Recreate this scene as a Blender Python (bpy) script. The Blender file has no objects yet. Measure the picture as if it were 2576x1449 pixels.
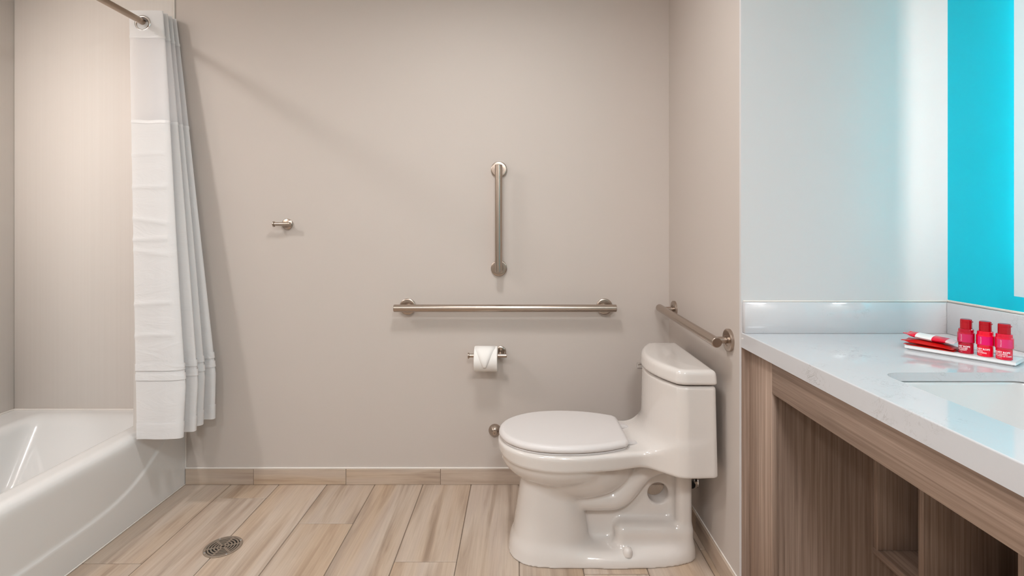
import bpy, bmesh, math, random
import numpy as np
from mathutils import Vector, Matrix

random.seed(4)
np.random.seed(4)
SC = bpy.context.scene
COL = SC.collection

# ------------------------------------------------------------------ camera
FPX = 1294.0                       # focal length in pixels of the 2576 x 1449 frame
CAMY, CAMZ = -2.4415, 1.2094
cam_d = bpy.data.cameras.new('camera')
cam = bpy.data.objects.new('camera', cam_d)
COL.objects.link(cam)
cam_d.sensor_width = 36.0
cam_d.sensor_fit = 'HORIZONTAL'
cam_d.lens = 36.0 * FPX / 2576.0
cam_d.shift_x = -(1305 - 1288) / 2576.0
cam_d.shift_y = -(724.5 - 576) / 2576.0
cam_d.clip_start = 0.02
cam.location = (0, CAMY, CAMZ)
cam.rotation_euler = (math.pi / 2, 0, 0)
SC.camera = cam

# ------------------------------------------------------------------ world, exposure
world = bpy.data.worlds.new('world')
SC.world = world
world.use_nodes = True
world.node_tree.nodes['Background'].inputs[0].default_value = (1, 0.97, 0.93, 1)
world.node_tree.nodes['Background'].inputs[1].default_value = 0.3
SC.view_settings.view_transform = 'Standard'
SC.view_settings.look = 'None'
SC.view_settings.exposure = 0.27
SC.view_settings.gamma = 1.0
SC.view_settings.use_curve_mapping = False

CEIL = 2.44


def area(name, loc, power, size, color, rot=(0, 0, 0), shape='DISK', size_y=None, spread=180):
    l = bpy.data.lights.new(name, 'AREA')
    l.energy = power
    l.shape = shape
    l.size = size
    if size_y:
        l.size_y = size_y
    l.color = color
    l.spread = math.radians(spread)
    o = bpy.data.objects.new(name, l)
    COL.objects.link(o)
    o.location = loc
    o.rotation_euler = rot
    return o


LAMPS = [  # x, y, power, radius, colour, label
    (-0.17, -1.06, 12, 0.15, (0.97, 0.97, 0.98), 'round flush ceiling lamp over the middle of the bathroom'),
    (-2.13, -1.30, 12.5, 0.07, (0.98, 0.97, 0.97), 'recessed round ceiling lamp over the bathtub'),
    (-1.05, -2.75, 13, 0.16, (0.97, 0.97, 1.0), 'added round ceiling fill lamp left of the camera'),  # unseen lamp, added as soft frontal fill from the left
    (0.25, -3.00, 28, 0.20, (0.92, 0.96, 1.0), 'added round ceiling fill lamp with cool light behind the camera'),  # unseen cool lamp, added to fill the room from behind the camera
]

# ------------------------------------------------------------------ object helpers


def link(o):
    COL.objects.link(o)
    return o


def tag(o, label=None, cat=None, group=None, kind=None):
    if label: o['label'] = label
    if cat: o['category'] = cat
    if group: o['group'] = group
    if kind: o['kind'] = kind
    return o


def thing(name, label, cat, loc=(0, 0, 0), rz=0.0, group=None):
    o = bpy.data.objects.new(name, None)
    o.empty_display_size = 0.05
    link(o)
    o.location = loc
    o.rotation_euler = (0, 0, rz)
    return tag(o, label, cat, group)


def setmat(me, m):
    me.materials.clear()
    me.materials.append(m)


def mesh_obj(name, verts, faces, m, parent=None, smooth=False, local=False, angle=None):
    """World-space vertices unless local; parents are un-scaled empties or meshes at the same origin."""
    me = bpy.data.meshes.new(name)
    v = np.asarray(verts, dtype=float).reshape(-1, 3)
    if parent is not None and not local:
        r = parent
        while r.parent is not None:
            r = r.parent
        v = v - np.array(r.location)
    me.from_pydata(v.tolist(), [], [tuple(int(i) for i in f) for f in faces])
    me.update()
    setmat(me, m)
    o = bpy.data.objects.new(name, me)
    link(o)
    if parent is not None:
        o.parent = parent
    if smooth:
        for p in me.polygons:
            p.use_smooth = True
        if angle is not None:
            me.set_sharp_from_angle(angle=math.radians(angle))
    return o


def bm_obj(name, bm, m, parent=None, smooth=False, local=False, angle=35):
    bmesh.ops.recalc_face_normals(bm, faces=bm.faces[:])
    bm.verts.ensure_lookup_table()
    bm.verts.index_update()
    v = [tuple(x.co) for x in bm.verts]
    f = [[q.index for q in p.verts] for p in bm.faces]
    bm.free()
    return mesh_obj(name, v, f, m, parent, smooth, local, angle if smooth else None)


def bm_box(lo, hi, bevel=0.0, seg=2, bm=None):
    b = bmesh.new()
    x0, y0, z0 = lo
    x1, y1, z1 = hi
    vs = [b.verts.new(p) for p in [(x0, y0, z0), (x1, y0, z0), (x1, y1, z0), (x0, y1, z0),
                                   (x0, y0, z1), (x1, y0, z1), (x1, y1, z1), (x0, y1, z1)]]
    for f in [(0, 3, 2, 1), (4, 5, 6, 7), (0, 1, 5, 4), (1, 2, 6, 5), (2, 3, 7, 6), (3, 0, 4, 7)]:
        b.faces.new([vs[i] for i in f])
    if bevel > 0:
        bmesh.ops.bevel(b, geom=b.edges[:], offset=bevel, segments=seg, profile=0.5, affect='EDGES')
    if bm is not None:
        me = bpy.data.meshes.new('tmp')
        b.to_mesh(me)
        b.free()
        bm.from_mesh(me)
        bpy.data.meshes.remove(me)
        return bm
    return b


def box(name, lo, hi, m, parent=None, bevel=0.0, seg=2, local=False):
    return bm_obj(name, bm_box(lo, hi, bevel, seg), m, parent, smooth=bevel > 0, local=local, angle=50)


def frame_axes(d):
    d = Vector(d).normalized()
    a = Vector((0, 0, 1)) if abs(d.z) < 0.9 else Vector((1, 0, 0))
    u = d.cross(a).normalized()
    w = d.cross(u).normalized()
    return d, u, w


def lathe(profile, origin, axis, seg=32):
    """profile: list of (distance along axis, radius); returns verts, faces."""
    d, u, w = frame_axes(axis)
    o = Vector(origin)
    V, F = [], []
    rings = []
    for (t, r) in profile:
        if r < 1e-6:
            V.append(tuple(o + d * t))
            rings.append([len(V) - 1])
        else:
            idx = []
            for k in range(seg):
                a = 2 * math.pi * k / seg
                V.append(tuple(o + d * t + u * (r * math.cos(a)) + w * (r * math.sin(a))))
                idx.append(len(V) - 1)
            rings.append(idx)
    for a, b in zip(rings[:-1], rings[1:]):
        if len(a) == 1 and len(b) == 1:
            continue
        for k in range(seg):
            k2 = (k + 1) % seg
            if len(a) == 1:
                F.append((a[0], b[k], b[k2]))
            elif len(b) == 1:
                F.append((a[k], b[0], a[k2]))
            else:
                F.append((a[k], b[k], b[k2], a[k2]))
    return V, F


def add_geo(name, V, F, m, parent=None, smooth=True, local=False, angle=40):
    bm = bmesh.new()
    vs = [bm.verts.new(p) for p in V]
    for f in F:
        try:
            bm.faces.new([vs[i] for i in f])
        except ValueError:
            pass
    return bm_obj(name, bm, m, parent, smooth, local, angle)


def lathe_obj(name, profile, origin, axis, m, parent=None, seg=32, local=False, angle=40):
    V, F = lathe(profile, origin, axis, seg)
    return add_geo(name, V, F, m, parent, True, local, angle)


def rod(name, a, b, r, m, parent=None, ch=0.0015, seg=24, local=False):
    a, b = Vector(a), Vector(b)
    L = (b - a).length
    return lathe_obj(name, [(0, 0), (0, r - ch), (ch, r), (L - ch, r), (L, r - ch), (L, 0)], a, b - a, m, parent, seg, local)


def tube_path(name, pts, r, m, parent=None, seg=12, local=False):
    V, F = [], []
    P = [Vector(p) for p in pts]
    up = None
    for i, p in enumerate(P):
        t = (P[min(i + 1, len(P) - 1)] - P[max(i - 1, 0)]).normalized()
        if up is None:
            _, u, w = frame_axes(t)
        else:
            u = (up - t * up.dot(t)).normalized()
            w = t.cross(u)
        up = u
        for k in range(seg):
            a = 2 * math.pi * k / seg
            V.append(tuple(p + u * r * math.cos(a) + w * r * math.sin(a)))
    n = len(P)
    for i in range(n - 1):
        for k in range(seg):
            k2 = (k + 1) % seg
            F.append((i * seg + k, i * seg + k2, (i + 1) * seg + k2, (i + 1) * seg + k))
    F.append(tuple(range(seg)))
    F.append(tuple((n - 1) * seg + k for k in range(seg)))
    return add_geo(name, V, F, m, parent, True, local, 60)


# ------------------------------------------------------------------ materials


def s2l(c):
    return tuple((x / 12.92 if x <= 0.04045 else ((x + 0.055) / 1.055) ** 2.4) for x in c)


def rgb(r, g, b):
    return s2l((r / 255.0, g / 255.0, b / 255.0)) + (1.0,)


class NT:
    def __init__(self, name):
        self.m = bpy.data.materials.new(name)
        self.m.use_nodes = True
        self.t = self.m.node_tree
        self.p = self.t.nodes['Principled BSDF']
        self.out = self.t.nodes['Material Output']

    def n(self, typ, **kw):
        nd = self.t.nodes.new(typ)
        for k, v in kw.items():
            setattr(nd, k, v)
        return nd

    def l(self, a, b):
        self.t.links.new(a, b)

    def coords(self, scale=(1, 1, 1), rand=0.0, kind='Object', rot=(0, 0, 0)):
        tc = self.n('ShaderNodeTexCoord')
        mp = self.n('ShaderNodeMapping')
        mp.inputs['Scale'].default_value = scale
        mp.inputs['Rotation'].default_value = rot
        src = tc.outputs[kind]
        if rand:
            oi = self.n('ShaderNodeObjectInfo')
            mu = self.n('ShaderNodeMath', operation='MULTIPLY')
            mu.inputs[1].default_value = rand
            self.l(oi.outputs['Random'], mu.inputs[0])
            va = self.n('ShaderNodeVectorMath', operation='ADD')
            self.l(src, va.inputs[0])
            self.l(mu.outputs[0], va.inputs[1])
            src = va.outputs[0]
        self.l(src, mp.inputs['Vector'])
        return mp.outputs[0]

    def noise(self, vec, scale=1.0, detail=4, rough=0.5, dist=0.0):
        nd = self.n('ShaderNodeTexNoise')
        nd.inputs['Scale'].default_value = scale
        nd.inputs['Detail'].default_value = detail
        nd.inputs['Roughness'].default_value = rough
        nd.inputs['Distortion'].default_value = dist
        self.l(vec, nd.inputs['Vector'])
        return nd.outputs['Fac']

    def ramp(self, fac, stops, interp='LINEAR'):
        r = self.n('ShaderNodeValToRGB')
        r.color_ramp.interpolation = interp
        e = r.color_ramp.elements
        while len(e) < len(stops):
            e.new(0.5)
        for i, (pos, c) in enumerate(stops):
            e[i].position = pos
            e[i].color = c
        self.l(fac, r.inputs['Fac'])
        return r.outputs['Color']

    def mix(self, a, b, fac, mode='MIX'):
        mx = self.n('ShaderNodeMix', data_type='RGBA', blend_type=mode)
        for sock, v in ((mx.inputs['A'], a), (mx.inputs['B'], b)):
            if isinstance(v, tuple):
                sock.default_value = v
            else:
                self.l(v, sock)
        if isinstance(fac, float):
            mx.inputs['Factor'].default_value = fac
        else:
            self.l(fac, mx.inputs['Factor'])
        return [o for o in mx.outputs if o.type == 'RGBA'][0]

    def bump(self, h, strength=0.1, dist=0.001):
        b = self.n('ShaderNodeBump')
        b.inputs['Strength'].default_value = strength
        b.inputs['Distance'].default_value = dist
        self.l(h, b.inputs['Height'])
        self.l(b.outputs[0], self.p.inputs['Normal'])

    def set(self, **kw):
        for k, v in kw.items():
            self.p.inputs[k.replace('_', ' ')].default_value = v
        return self


def plain(name, c, rough=0.5, metal=0.0, coat=0.0, spec=0.5):
    a = NT(name)
    a.set(Base_Color=c, Roughness=rough, Metallic=metal)
    a.p.inputs['Coat Weight'].default_value = coat
    a.p.inputs['Coat Roughness'].default_value = 0.05
    a.p.inputs['Specular IOR Level'].default_value = spec
    return a.m


def paint(name, c, rough=0.6, strength=0.12):
    a = NT(name)
    v = a.coords()
    big = a.noise(v, 1.3, 3)
    c2 = tuple(min(1, x * 0.97) for x in c[:3]) + (1,)
    a.l(a.mix(c, c2, big), a.p.inputs['Base Color'])
    a.set(Roughness=rough)
    a.p.inputs['Specular IOR Level'].default_value = 0.25
    a.bump(a.noise(v, 420, 3, 0.6), strength, 0.0008)
    return a.m


def tile_mat(name, along):
    """wood look porcelain; 'along' = axis of the grain"""
    a = NT(name)
    s = {'y': (17.0, 1.15, 17.0), 'x': (1.15, 17.0, 17.0)}[along]
    f = {'y': (150.0, 4.0, 150.0), 'x': (4.0, 150.0, 150.0)}[along]
    v = a.coords(s, rand=37.0)
    vf = a.coords(f, rand=37.0)
    band = a.noise(v, 1.0, 4, 0.55, 0.6)
    base = a.ramp(band, [(0.28, rgb(156, 138, 123)), (0.42, rgb(184, 166, 150)), (0.52, rgb(198, 182, 167)),
                         (0.62, rgb(192, 176, 163)), (0.74, rgb(174, 155, 140))])
    v2 = a.coords({'y': (6.0, 0.5, 6.0), 'x': (0.5, 6.0, 6.0)}[along], rand=91.0)
    warm = a.noise(v2, 1.0, 2, 0.5)
    wr = a.ramp(warm, [(0.40, (1, 1, 1, 1)), (0.62, rgb(248, 236, 220))])
    c = a.mix(base, wr, 0.8, 'MULTIPLY')
    fine = a.noise(vf, 1.0, 3, 0.6)
    fr = a.ramp(fine, [(0.30, (0.80, 0.78, 0.76, 1)), (0.62, (1, 1, 1, 1))])
    c = a.mix(c, fr, 0.55, 'MULTIPLY')
    oi = a.n('ShaderNodeObjectInfo')
    tone = a.ramp(oi.outputs['Random'], [(0.0, (0.90, 0.885, 0.87, 1)), (1.0, (1.04, 1.03, 1.02, 1))])
    c = a.mix(c, tone, 1.0, 'MULTIPLY')
    a.l(c, a.p.inputs['Base Color'])
    a.set(Roughness=0.5)
    a.bump(fine, 0.08, 0.0006)
    return a.m


def wood_mat(name, along, c_dark, c_light, rough=0.5):
    a = NT(name)
    s = {'z': (105, 105, 1.3), 'y': (105, 1.3, 105)}[along]
    s2 = {'z': (9, 9, 0.5), 'y': (9, 0.5, 9)}[along]
    s3 = {'z': (330, 330, 7), 'y': (330, 7, 330)}[along]
    n1 = a.noise(a.coords(s, rand=11.0), 1.0, 3, 0.6, 0.5)
    n2 = a.noise(a.coords(s2, rand=23.0), 1.0, 3, 0.5, 0.4)
    n3 = a.noise(a.coords(s3, rand=5.0), 1.0, 2, 0.5)
    c = a.ramp(n1, [(0.33, c_dark), (0.66, c_light)])
    t = a.ramp(n2, [(0.3, (0.80, 0.78, 0.77, 1)), (0.7, (1.06, 1.05, 1.04, 1))])
    c = a.mix(c, t, 1.0, 'MULTIPLY')
    f = a.ramp(n3, [(0.35, (0.72, 0.70, 0.69, 1)), (0.55, (1, 1, 1, 1))])
    c = a.mix(c, f, 0.5, 'MULTIPLY')
    a.l(c, a.p.inputs['Base Color'])
    a.set(Roughness=rough)
    a.bump(n3, 0.1, 0.0004)
    return a.m


def quartz():
    a = NT('white_quartz')
    v = a.coords((1, 1, 1))
    n1 = a.noise(v, 16, 6, 0.72, 1.8)
    vein = a.ramp(n1, [(0.488, (0, 0, 0, 1)), (0.5, (1, 1, 1, 1)), (0.512, (0, 0, 0, 1))])
    n2 = a.noise(v, 7, 3, 0.6)
    mask = a.ramp(n2, [(0.54, (0, 0, 0, 1)), (0.70, (1, 1, 1, 1))])
    f = a.mix(vein, mask, 1.0, 'MULTIPLY')
    n3 = a.noise(v, 3, 3, 0.6)
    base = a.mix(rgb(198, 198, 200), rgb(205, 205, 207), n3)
    c = a.mix(base, rgb(150, 146, 142), f)
    a.l(c, a.p.inputs['Base Color'])
    a.set(Roughness=0.07)
    a.p.inputs['Specular IOR Level'].default_value = 0.6
    return a.m


def brushed(name, c, rough=0.28, aniso=0.4):
    a = NT(name)
    a.set(Base_Color=c, Metallic=1.0, Roughness=rough)
    a.p.inputs['Anisotropic'].default_value = aniso
    v = a.coords((300, 300, 300))
    a.bump(a.noise(v, 1.0, 2), 0.04, 0.0003)
    return a.m


def fabric(name, c, translucent=0.35, transparent=0.0, crease=0.3, rough=0.75):
    a = NT(name)
    v = a.coords((1, 1, 1))
    a.set(Base_Color=c, Roughness=rough)
    n1 = a.noise(a.coords((6, 6, 16)), 1.0, 4, 0.55, 1.2)
    weave = a.noise(v, 900, 2)
    add = a.n('ShaderNodeMath', operation='MULTIPLY_ADD')
    a.l(weave, add.inputs[0])
    add.inputs[1].default_value = 0.05
    a.l(n1, add.inputs[2])
    a.bump(add.outputs[0], crease, 0.012)
    tr = a.n('ShaderNodeBsdfTranslucent')
    tr.inputs['Color'].default_value = c
    mx = a.n('ShaderNodeMixShader')
    mx.inputs[0].default_value = translucent
    a.l(a.p.outputs[0], mx.inputs[1])
    a.l(tr.outputs[0], mx.inputs[2])
    last = mx.outputs[0]
    if transparent > 0:
        tp = a.n('ShaderNodeBsdfTransparent')
        m2 = a.n('ShaderNodeMixShader')
        m2.inputs[0].default_value = transparent
        a.l(last, m2.inputs[1])
        a.l(tp.outputs[0], m2.inputs[2])
        last = m2.outputs[0]
    a.l(last, a.out.inputs['Surface'])
    return a.m


def emit(name, c, strength):
    a = NT(name)
    a.set(Base_Color=c)
    a.p.inputs['Emission Color'].default_value = c
    a.p.inputs['Emission Strength'].default_value = strength
    return a.m


def surround_mat():
    a = NT('tub_surround')
    v = a.coords((90, 90, 0.6))
    n = a.noise(v, 1.0, 3, 0.6)
    a.l(a.mix(rgb(228, 219, 211), rgb(234, 226, 219), n), a.p.inputs['Base Color'])
    a.set(Roughness=0.55)
    a.p.inputs['Specular IOR Level'].default_value = 0.25
    a.bump(n, 0.05, 0.0008)
    return a.m


M = dict(
    wall=paint('greige_paint', rgb(199, 189, 181), 0.62),
    white_wall=paint('pale_grey_paint', rgb(211, 208, 207), 0.5, 0.08),
    teal=paint('teal_paint', rgb(0, 190, 214), 0.5, 0.2),
    ceiling=paint('ceiling_paint', rgb(238, 236, 232), 0.8),
    grout=plain('grout', rgb(128, 112, 98), 0.9),
    caulk=plain('caulk', rgb(228, 220, 212), 0.6),
    tile_y=tile_mat('wood_look_tile', 'y'),
    tile_x=tile_mat('wood_look_base_tile', 'x'),
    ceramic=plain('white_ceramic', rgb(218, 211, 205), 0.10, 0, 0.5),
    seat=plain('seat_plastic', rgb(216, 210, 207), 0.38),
    enamel=plain('tub_enamel', rgb(222, 219, 216), 0.16, 0, 0.3),
    surround=surround_mat(),
    steel=brushed('brushed_steel', rgb(182, 168, 156), 0.27),
    chrome=plain('chrome', rgb(215, 213, 212), 0.08, 1.0),
    rodm=brushed('rod_steel', rgb(170, 152, 136), 0.25),
    drain=plain('drain_metal', rgb(160, 145, 130), 0.45, 0.55),
    eyelet=plain('eyelet_shade', rgb(112, 104, 98), 0.5),
    dark=plain('dark_void', rgb(22, 18, 16), 0.9),
    black=plain('black_rubber', rgb(24, 23, 22), 0.6),
    cloth=fabric('curtain_cloth', rgb(240, 238, 237), 0.30),
    voile=fabric('curtain_voile', rgb(246, 244, 244), 0.40, 0.22, 0.12),
    satin=fabric('curtain_satin', rgb(238, 236, 235), 0.25, 0.0, 0.5, 0.3),
    liner=fabric('curtain_liner', rgb(240, 234, 228), 0.45, 0.15, 0.1),
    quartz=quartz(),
    sink=plain('sink_china', rgb(216, 216, 215), 0.12, 0, 0.4),
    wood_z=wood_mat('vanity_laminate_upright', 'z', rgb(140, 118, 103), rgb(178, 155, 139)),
    wood_y=wood_mat('vanity_laminate_rail', 'y', rgb(140, 118, 103), rgb(178, 155, 139)),
    paper=plain('toilet_paper', rgb(240, 236, 231), 0.95),
    card=plain('cardboard', rgb(170, 140, 110), 0.9),
    tray=plain('tray_porcelain', rgb(236, 236, 236), 0.3),
    cap=plain('red_cap', rgb(178, 6, 26), 0.25),
    ink=plain('white_print', rgb(246, 226, 230), 0.6),
    ink2=plain('pink_print', rgb(226, 150, 168), 0.6),
    foil=plain('red_sachet', rgb(196, 16, 12), 0.35),
    foil2=plain('scarlet_sachet', rgb(208, 30, 18), 0.4),
    wrap=plain('crimson_wrapper', rgb(222, 10, 52), 0.22),
    lblw=plain('white_label', rgb(232, 230, 228), 0.45),
    clear=plain('clear_film', rgb(236, 200, 200), 0.15),
    mirror=plain('mirror_glass', rgb(235, 240, 240), 0.02, 1.0),
    frost=emit('frosted_lit_glass', (0.80, 0.93, 0.97, 1), 0.12),
    led=emit('led_strip', (1.0, 0.78, 0.70, 1), 40.0),
    lamp=emit('lamp_diffuser', (1.0, 0.95, 0.88, 1), 3.0),
    alu=plain('satin_aluminium', rgb(200, 200, 200), 0.35, 1.0),
)


def bottle_mat(name, c):
    a = NT(name)
    a.set(Base_Color=c, Roughness=0.12)
    a.p.inputs['Subsurface Weight'].default_value = 0.0
    a.p.inputs['Coat Weight'].default_value = 0.4
    return a.m


# ------------------------------------------------------------------ implicit surfaces (numpy surface nets)


def smin(a, b, k):
    h = np.maximum(k - np.abs(a - b), 0.0) / k
    return np.minimum(a, b) - h * h * k * 0.25


def smax(a, b, k):
    return -smin(-a, -b, k)


def surface_nets(fn, lo, hi, h):
    lo = np.array(lo, float)
    hi = np.array(hi, float)
    n = np.ceil((hi - lo) / h).astype(int) + 1
    ax = [lo[i] + h * np.arange(n[i]) for i in range(3)]
    X, Y, Z = np.meshgrid(*ax, indexing='ij')
    D = fn(X, Y, Z)
    S = D < 0
    cnt = np.zeros(tuple(n - 1), np.int16)
    acc = np.zeros(tuple(n - 1) + (3,))
    corners = [(i, j, k) for i in (0, 1) for j in (0, 1) for k in (0, 1)]

    def sl(c):
        return tuple(slice(c[i], n[i] - 1 + c[i]) for i in range(3))
    for c in corners:
        for axis in range(3):
            if c[axis] == 0:
                d = list(c)
                d[axis] = 1
                d0, d1 = D[sl(c)], D[sl(tuple(d))]
                cr = (d0 < 0) != (d1 < 0)
                t = np.where(cr, d0 / np.where(cr, d0 - d1, 1.0), 0.0)
                cnt += cr
                for q in range(3):
                    base = float(c[q])
                    acc[..., q] += np.where(cr, base + (t if q == axis else 0.0), 0.0)
    mask = cnt > 0
    idx = -np.ones(mask.shape, np.int64)
    idx[mask] = np.arange(mask.sum())
    ijk = np.argwhere(mask)
    V = lo + h * (ijk + acc[mask] / cnt[mask][:, None])
    F = []
    for axis in range(3):
        a, b = [q for q in range(3) if q != axis]
        s0 = [slice(None)] * 3
        s1 = [slice(None)] * 3
        s0[axis] = slice(0, n[axis] - 1)
        s1[axis] = slice(1, n[axis])
        ch = S[tuple(s0)] != S[tuple(s1)]
        e = np.argwhere(ch)
        e = e[(e[:, a] > 0) & (e[:, b] > 0) & (e[:, a] < n[a] - 1) & (e[:, b] < n[b] - 1)]

        def cell(da, db):
            q = e.copy()
            q[:, a] += da
            q[:, b] += db
            return idx[q[:, 0], q[:, 1], q[:, 2]]
        quad = np.stack([cell(-1, -1), cell(0, -1), cell(0, 0), cell(-1, 0)], 1)
        inside = S[e[:, 0], e[:, 1], e[:, 2]]
        flip = inside if axis != 1 else ~inside
        quad[~flip] = quad[~flip][:, ::-1]
        F.append(quad)
    F = np.concatenate(F)
    F = F[(F >= 0).all(1)]
    eps = h * 0.2
    for _ in range(3):
        f = fn(V[:, 0], V[:, 1], V[:, 2])
        g = np.stack([fn(V[:, 0] + eps, V[:, 1], V[:, 2]) - fn(V[:, 0] - eps, V[:, 1], V[:, 2]),
                      fn(V[:, 0], V[:, 1] + eps, V[:, 2]) - fn(V[:, 0], V[:, 1] - eps, V[:, 2]),
                      fn(V[:, 0], V[:, 1], V[:, 2] + eps) - fn(V[:, 0], V[:, 1], V[:, 2] - eps)], 1) / (2 * eps)
        g2 = np.maximum((g * g).sum(1), 0.05)
        step = (f / g2)[:, None] * g
        ln = np.linalg.norm(step, axis=1, keepdims=True)
        step *= np.minimum(1.0, (h * 0.6) / np.maximum(ln, 1e-9))
        V = V - step
    return V, F


def sdf_obj(name, fn, lo, hi, h, m, parent=None):
    V, F = surface_nets(fn, lo, hi, h)
    return mesh_obj(name, V, F, m, parent, smooth=True)


class Poly2D:
    """signed distance to a closed polygon, sampled on a grid and read bilinearly"""

    def __init__(self, pts, pad=0.12, h=0.003):
        P = np.array(pts, float)
        self.lo = P.min(0) - pad
        hi = P.max(0) + pad
        self.h = h
        nx, ny = np.ceil((hi - self.lo) / h).astype(int) + 2
        X, Y = np.meshgrid(self.lo[0] + h * np.arange(nx), self.lo[1] + h * np.arange(ny), indexing='ij')
        d = np.full(X.shape, 1e9)
        ins = np.zeros(X.shape, bool)
        for a, b in zip(P, np.roll(P, -1, 0)):
            e = b - a
            L = max((e * e).sum(), 1e-12)
            t = np.clip(((X - a[0]) * e[0] + (Y - a[1]) * e[1]) / L, 0, 1)
            d = np.minimum(d, np.hypot(X - a[0] - t * e[0], Y - a[1] - t * e[1]))
            c = (a[1] > Y) != (b[1] > Y)
            xi = a[0] + (Y - a[1]) * e[0] / (e[1] if abs(e[1]) > 1e-12 else 1e-12)
            ins ^= c & (X < xi)
        self.g = np.where(ins, -d, d)
        self.nx, self.ny = nx, ny

    def __call__(self, x, y):
        u = np.clip((x - self.lo[0]) / self.h, 0, self.nx - 1.001)
        v = np.clip((y - self.lo[1]) / self.h, 0, self.ny - 1.001)
        i = u.astype(int)
        j = v.astype(int)
        a = u - i
        b = v - j
        g = self.g
        return (g[i, j] * (1 - a) * (1 - b) + g[i + 1, j] * a * (1 - b) + g[i, j + 1] * (1 - a) * b + g[i + 1, j + 1] * a * b)


def spline(pts, n=8, closed=True):
    """Catmull-Rom through the points"""
    P = [np.array(p, float) for p in pts]
    N = len(P)
    out = []
    rng = range(N) if closed else range(N - 1)
    for i in rng:
        p0 = P[(i - 1) % N] if closed or i > 0 else P[i]
        p1, p2 = P[i], P[(i + 1) % N]
        p3 = P[(i + 2) % N] if closed or i + 2 < N else P[i + 1]
        for k in range(n):
            t = k / n
            out.append(0.5 * ((2 * p1) + (-p0 + p2) * t + (2 * p0 - 5 * p1 + 4 * p2 - p3) * t * t + (-p0 + 3 * p1 - 3 * p2 + p3) * t ** 3))
    if not closed:
        out.append(P[-1])
    return out


# ================================================================== THE SETTING
XL, XR, XV = -2.396, 0.7132, 1.3765       # far tub wall, toilet wall, vanity wall
YA, YF = -0.7907, -3.30                   # alcove wall, wall behind the camera
XT, YT = -1.579, -1.53                    # tub apron, tub end
TH = 0.10

wb = box('wall_back', (XL - TH, 0, 0), (XR + TH, TH, CEIL), M['wall'])
tag(wb, 'warm greige painted wall with grab bars behind the toilet', 'wall', kind='structure')
wl = box('wall_left', (XL - TH, YT - TH, 0), (XL, 0, CEIL), M['wall'])
tag(wl, 'long side wall of the bathtub at the left edge', 'wall', kind='structure')
we = box('wall_tub_end', (XL, YT - TH, 0), (XT + 0.02, YT, CEIL), M['wall'])
tag(we, 'wall closing the near end of the bathtub', 'wall', kind='structure')
wn = box('wall_near_left', (XT - 0.08, YF, 0), (XT + 0.02, YT - TH, CEIL), M['wall'])
tag(wn, 'side wall left of the camera', 'wall', kind='structure')
wf = box('wall_front', (XT - 0.08, YF - TH, 0), (XV + TH, YF, CEIL), M['wall'])
tag(wf, 'wall behind the camera', 'wall', kind='structure')
wr = box('wall_right', (XR, YA + 0.012, 0), (XR + TH, 0, CEIL), M['wall'])
tag(wr, 'short greige wall behind the toilet tank', 'wall', kind='structure')
wa = box('wall_alcove', (XR, YA, 0), (XV + TH, YA + 0.012, CEIL), M['white_wall'])
tag(wa, 'pale grey end wall of the vanity alcove above the backsplash', 'wall', kind='structure')
wv = box('wall_vanity', (XV, YF, 0), (XV + TH, YA, CEIL), M['teal'])
tag(wv, 'bright teal wall behind the lit mirror', 'wall', kind='structure')
ce = box('ceiling', (XL - TH, YF - TH, CEIL), (XV + TH, TH, CEIL + 0.08), M['ceiling'])
tag(ce, 'white ceiling above the picture', 'ceiling', kind='structure')

# floor: grout bed with one object for each wood-look tile
floor = box('floor', (XL - TH, YF - TH, -0.06), (XV + TH, TH, -0.0025), M['grout'])
tag(floor, 'floor of wood look plank tiles with thin grey grout lines', 'floor', kind='structure')
PITCH, GAP, TLEN = 0.2273, 0.0032, 0.914
X0 = -0.2253 - 6 * PITCH
first = [-0.5815, -0.13, -0.83, -0.329, -0.76, -0.572, -0.87, -0.80, -0.638, -0.20, -0.50, -0.83, -0.30]
for i in range(13):
    xa = X0 + i * PITCH + GAP / 2
    xb = X0 + (i + 1) * PITCH - GAP / 2
    xa = max(xa, XT + 0.001)
    xb = min(xb, XV)
    if xb - xa < 0.01:
        continue
    ytop = 0.0 if xa < XR - 0.02 else YA
    cuts = [first[i] - k * TLEN for k in range(-1, 5)]
    y1 = ytop
    for c in cuts:
        if c >= ytop:
            continue
        y0 = max(c + GAP / 2, YF)
        if y1 - y0 > 0.01:
            xe = min(xb, XR) if y1 > YA + 0.02 and xb > XR else xb
            dz = random.uniform(-0.0003, 0.0003)
            bm_obj('floor_tile', bm_box((xa, y0, -0.012), (xe, y1, dz), 0.0012, 1), M['tile_y'], floor, smooth=True, angle=30)
        y1 = c - GAP / 2
        if y1 < YF:
            break

# tile baseboards
BH, BT = 0.0735, 0.010
bb = box('baseboard_back', (XT + 0.002, -BT + 0.002, 0.0), (XR, 0.0, BH - 0.002), M['grout'])
tag(bb, 'row of wood look base tiles along the back wall', 'baseboard', kind='structure')
js = [XT + 0.001, (640 - 1305) / 530, (872 - 1305) / 530, (1109 - 1305) / 530, 0.0755, 0.5215, XR]
for a, b in zip(js[:-1], js[1:]):
    bm_obj('base_tile', bm_box((a + 0.001, -BT, 0.0008), (b - 0.001, 0, BH), 0.0012, 1), M['tile_x'], bb, smooth=True, angle=30)
box('caulk_line', (XT, -BT + 0.001, BH), (XR - BT, 0, BH + 0.007), M['caulk'], bb, 0.002, 2)
br = box('baseboard_right', (XR - BT + 0.002, YA + 0.004, 0.0), (XR, -BT, BH - 0.002), M['grout'])
tag(br, 'row of wood look base tiles under the toilet wall', 'baseboard', kind='structure')
js = [-BT, -0.397, YA + 0.001]
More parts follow.
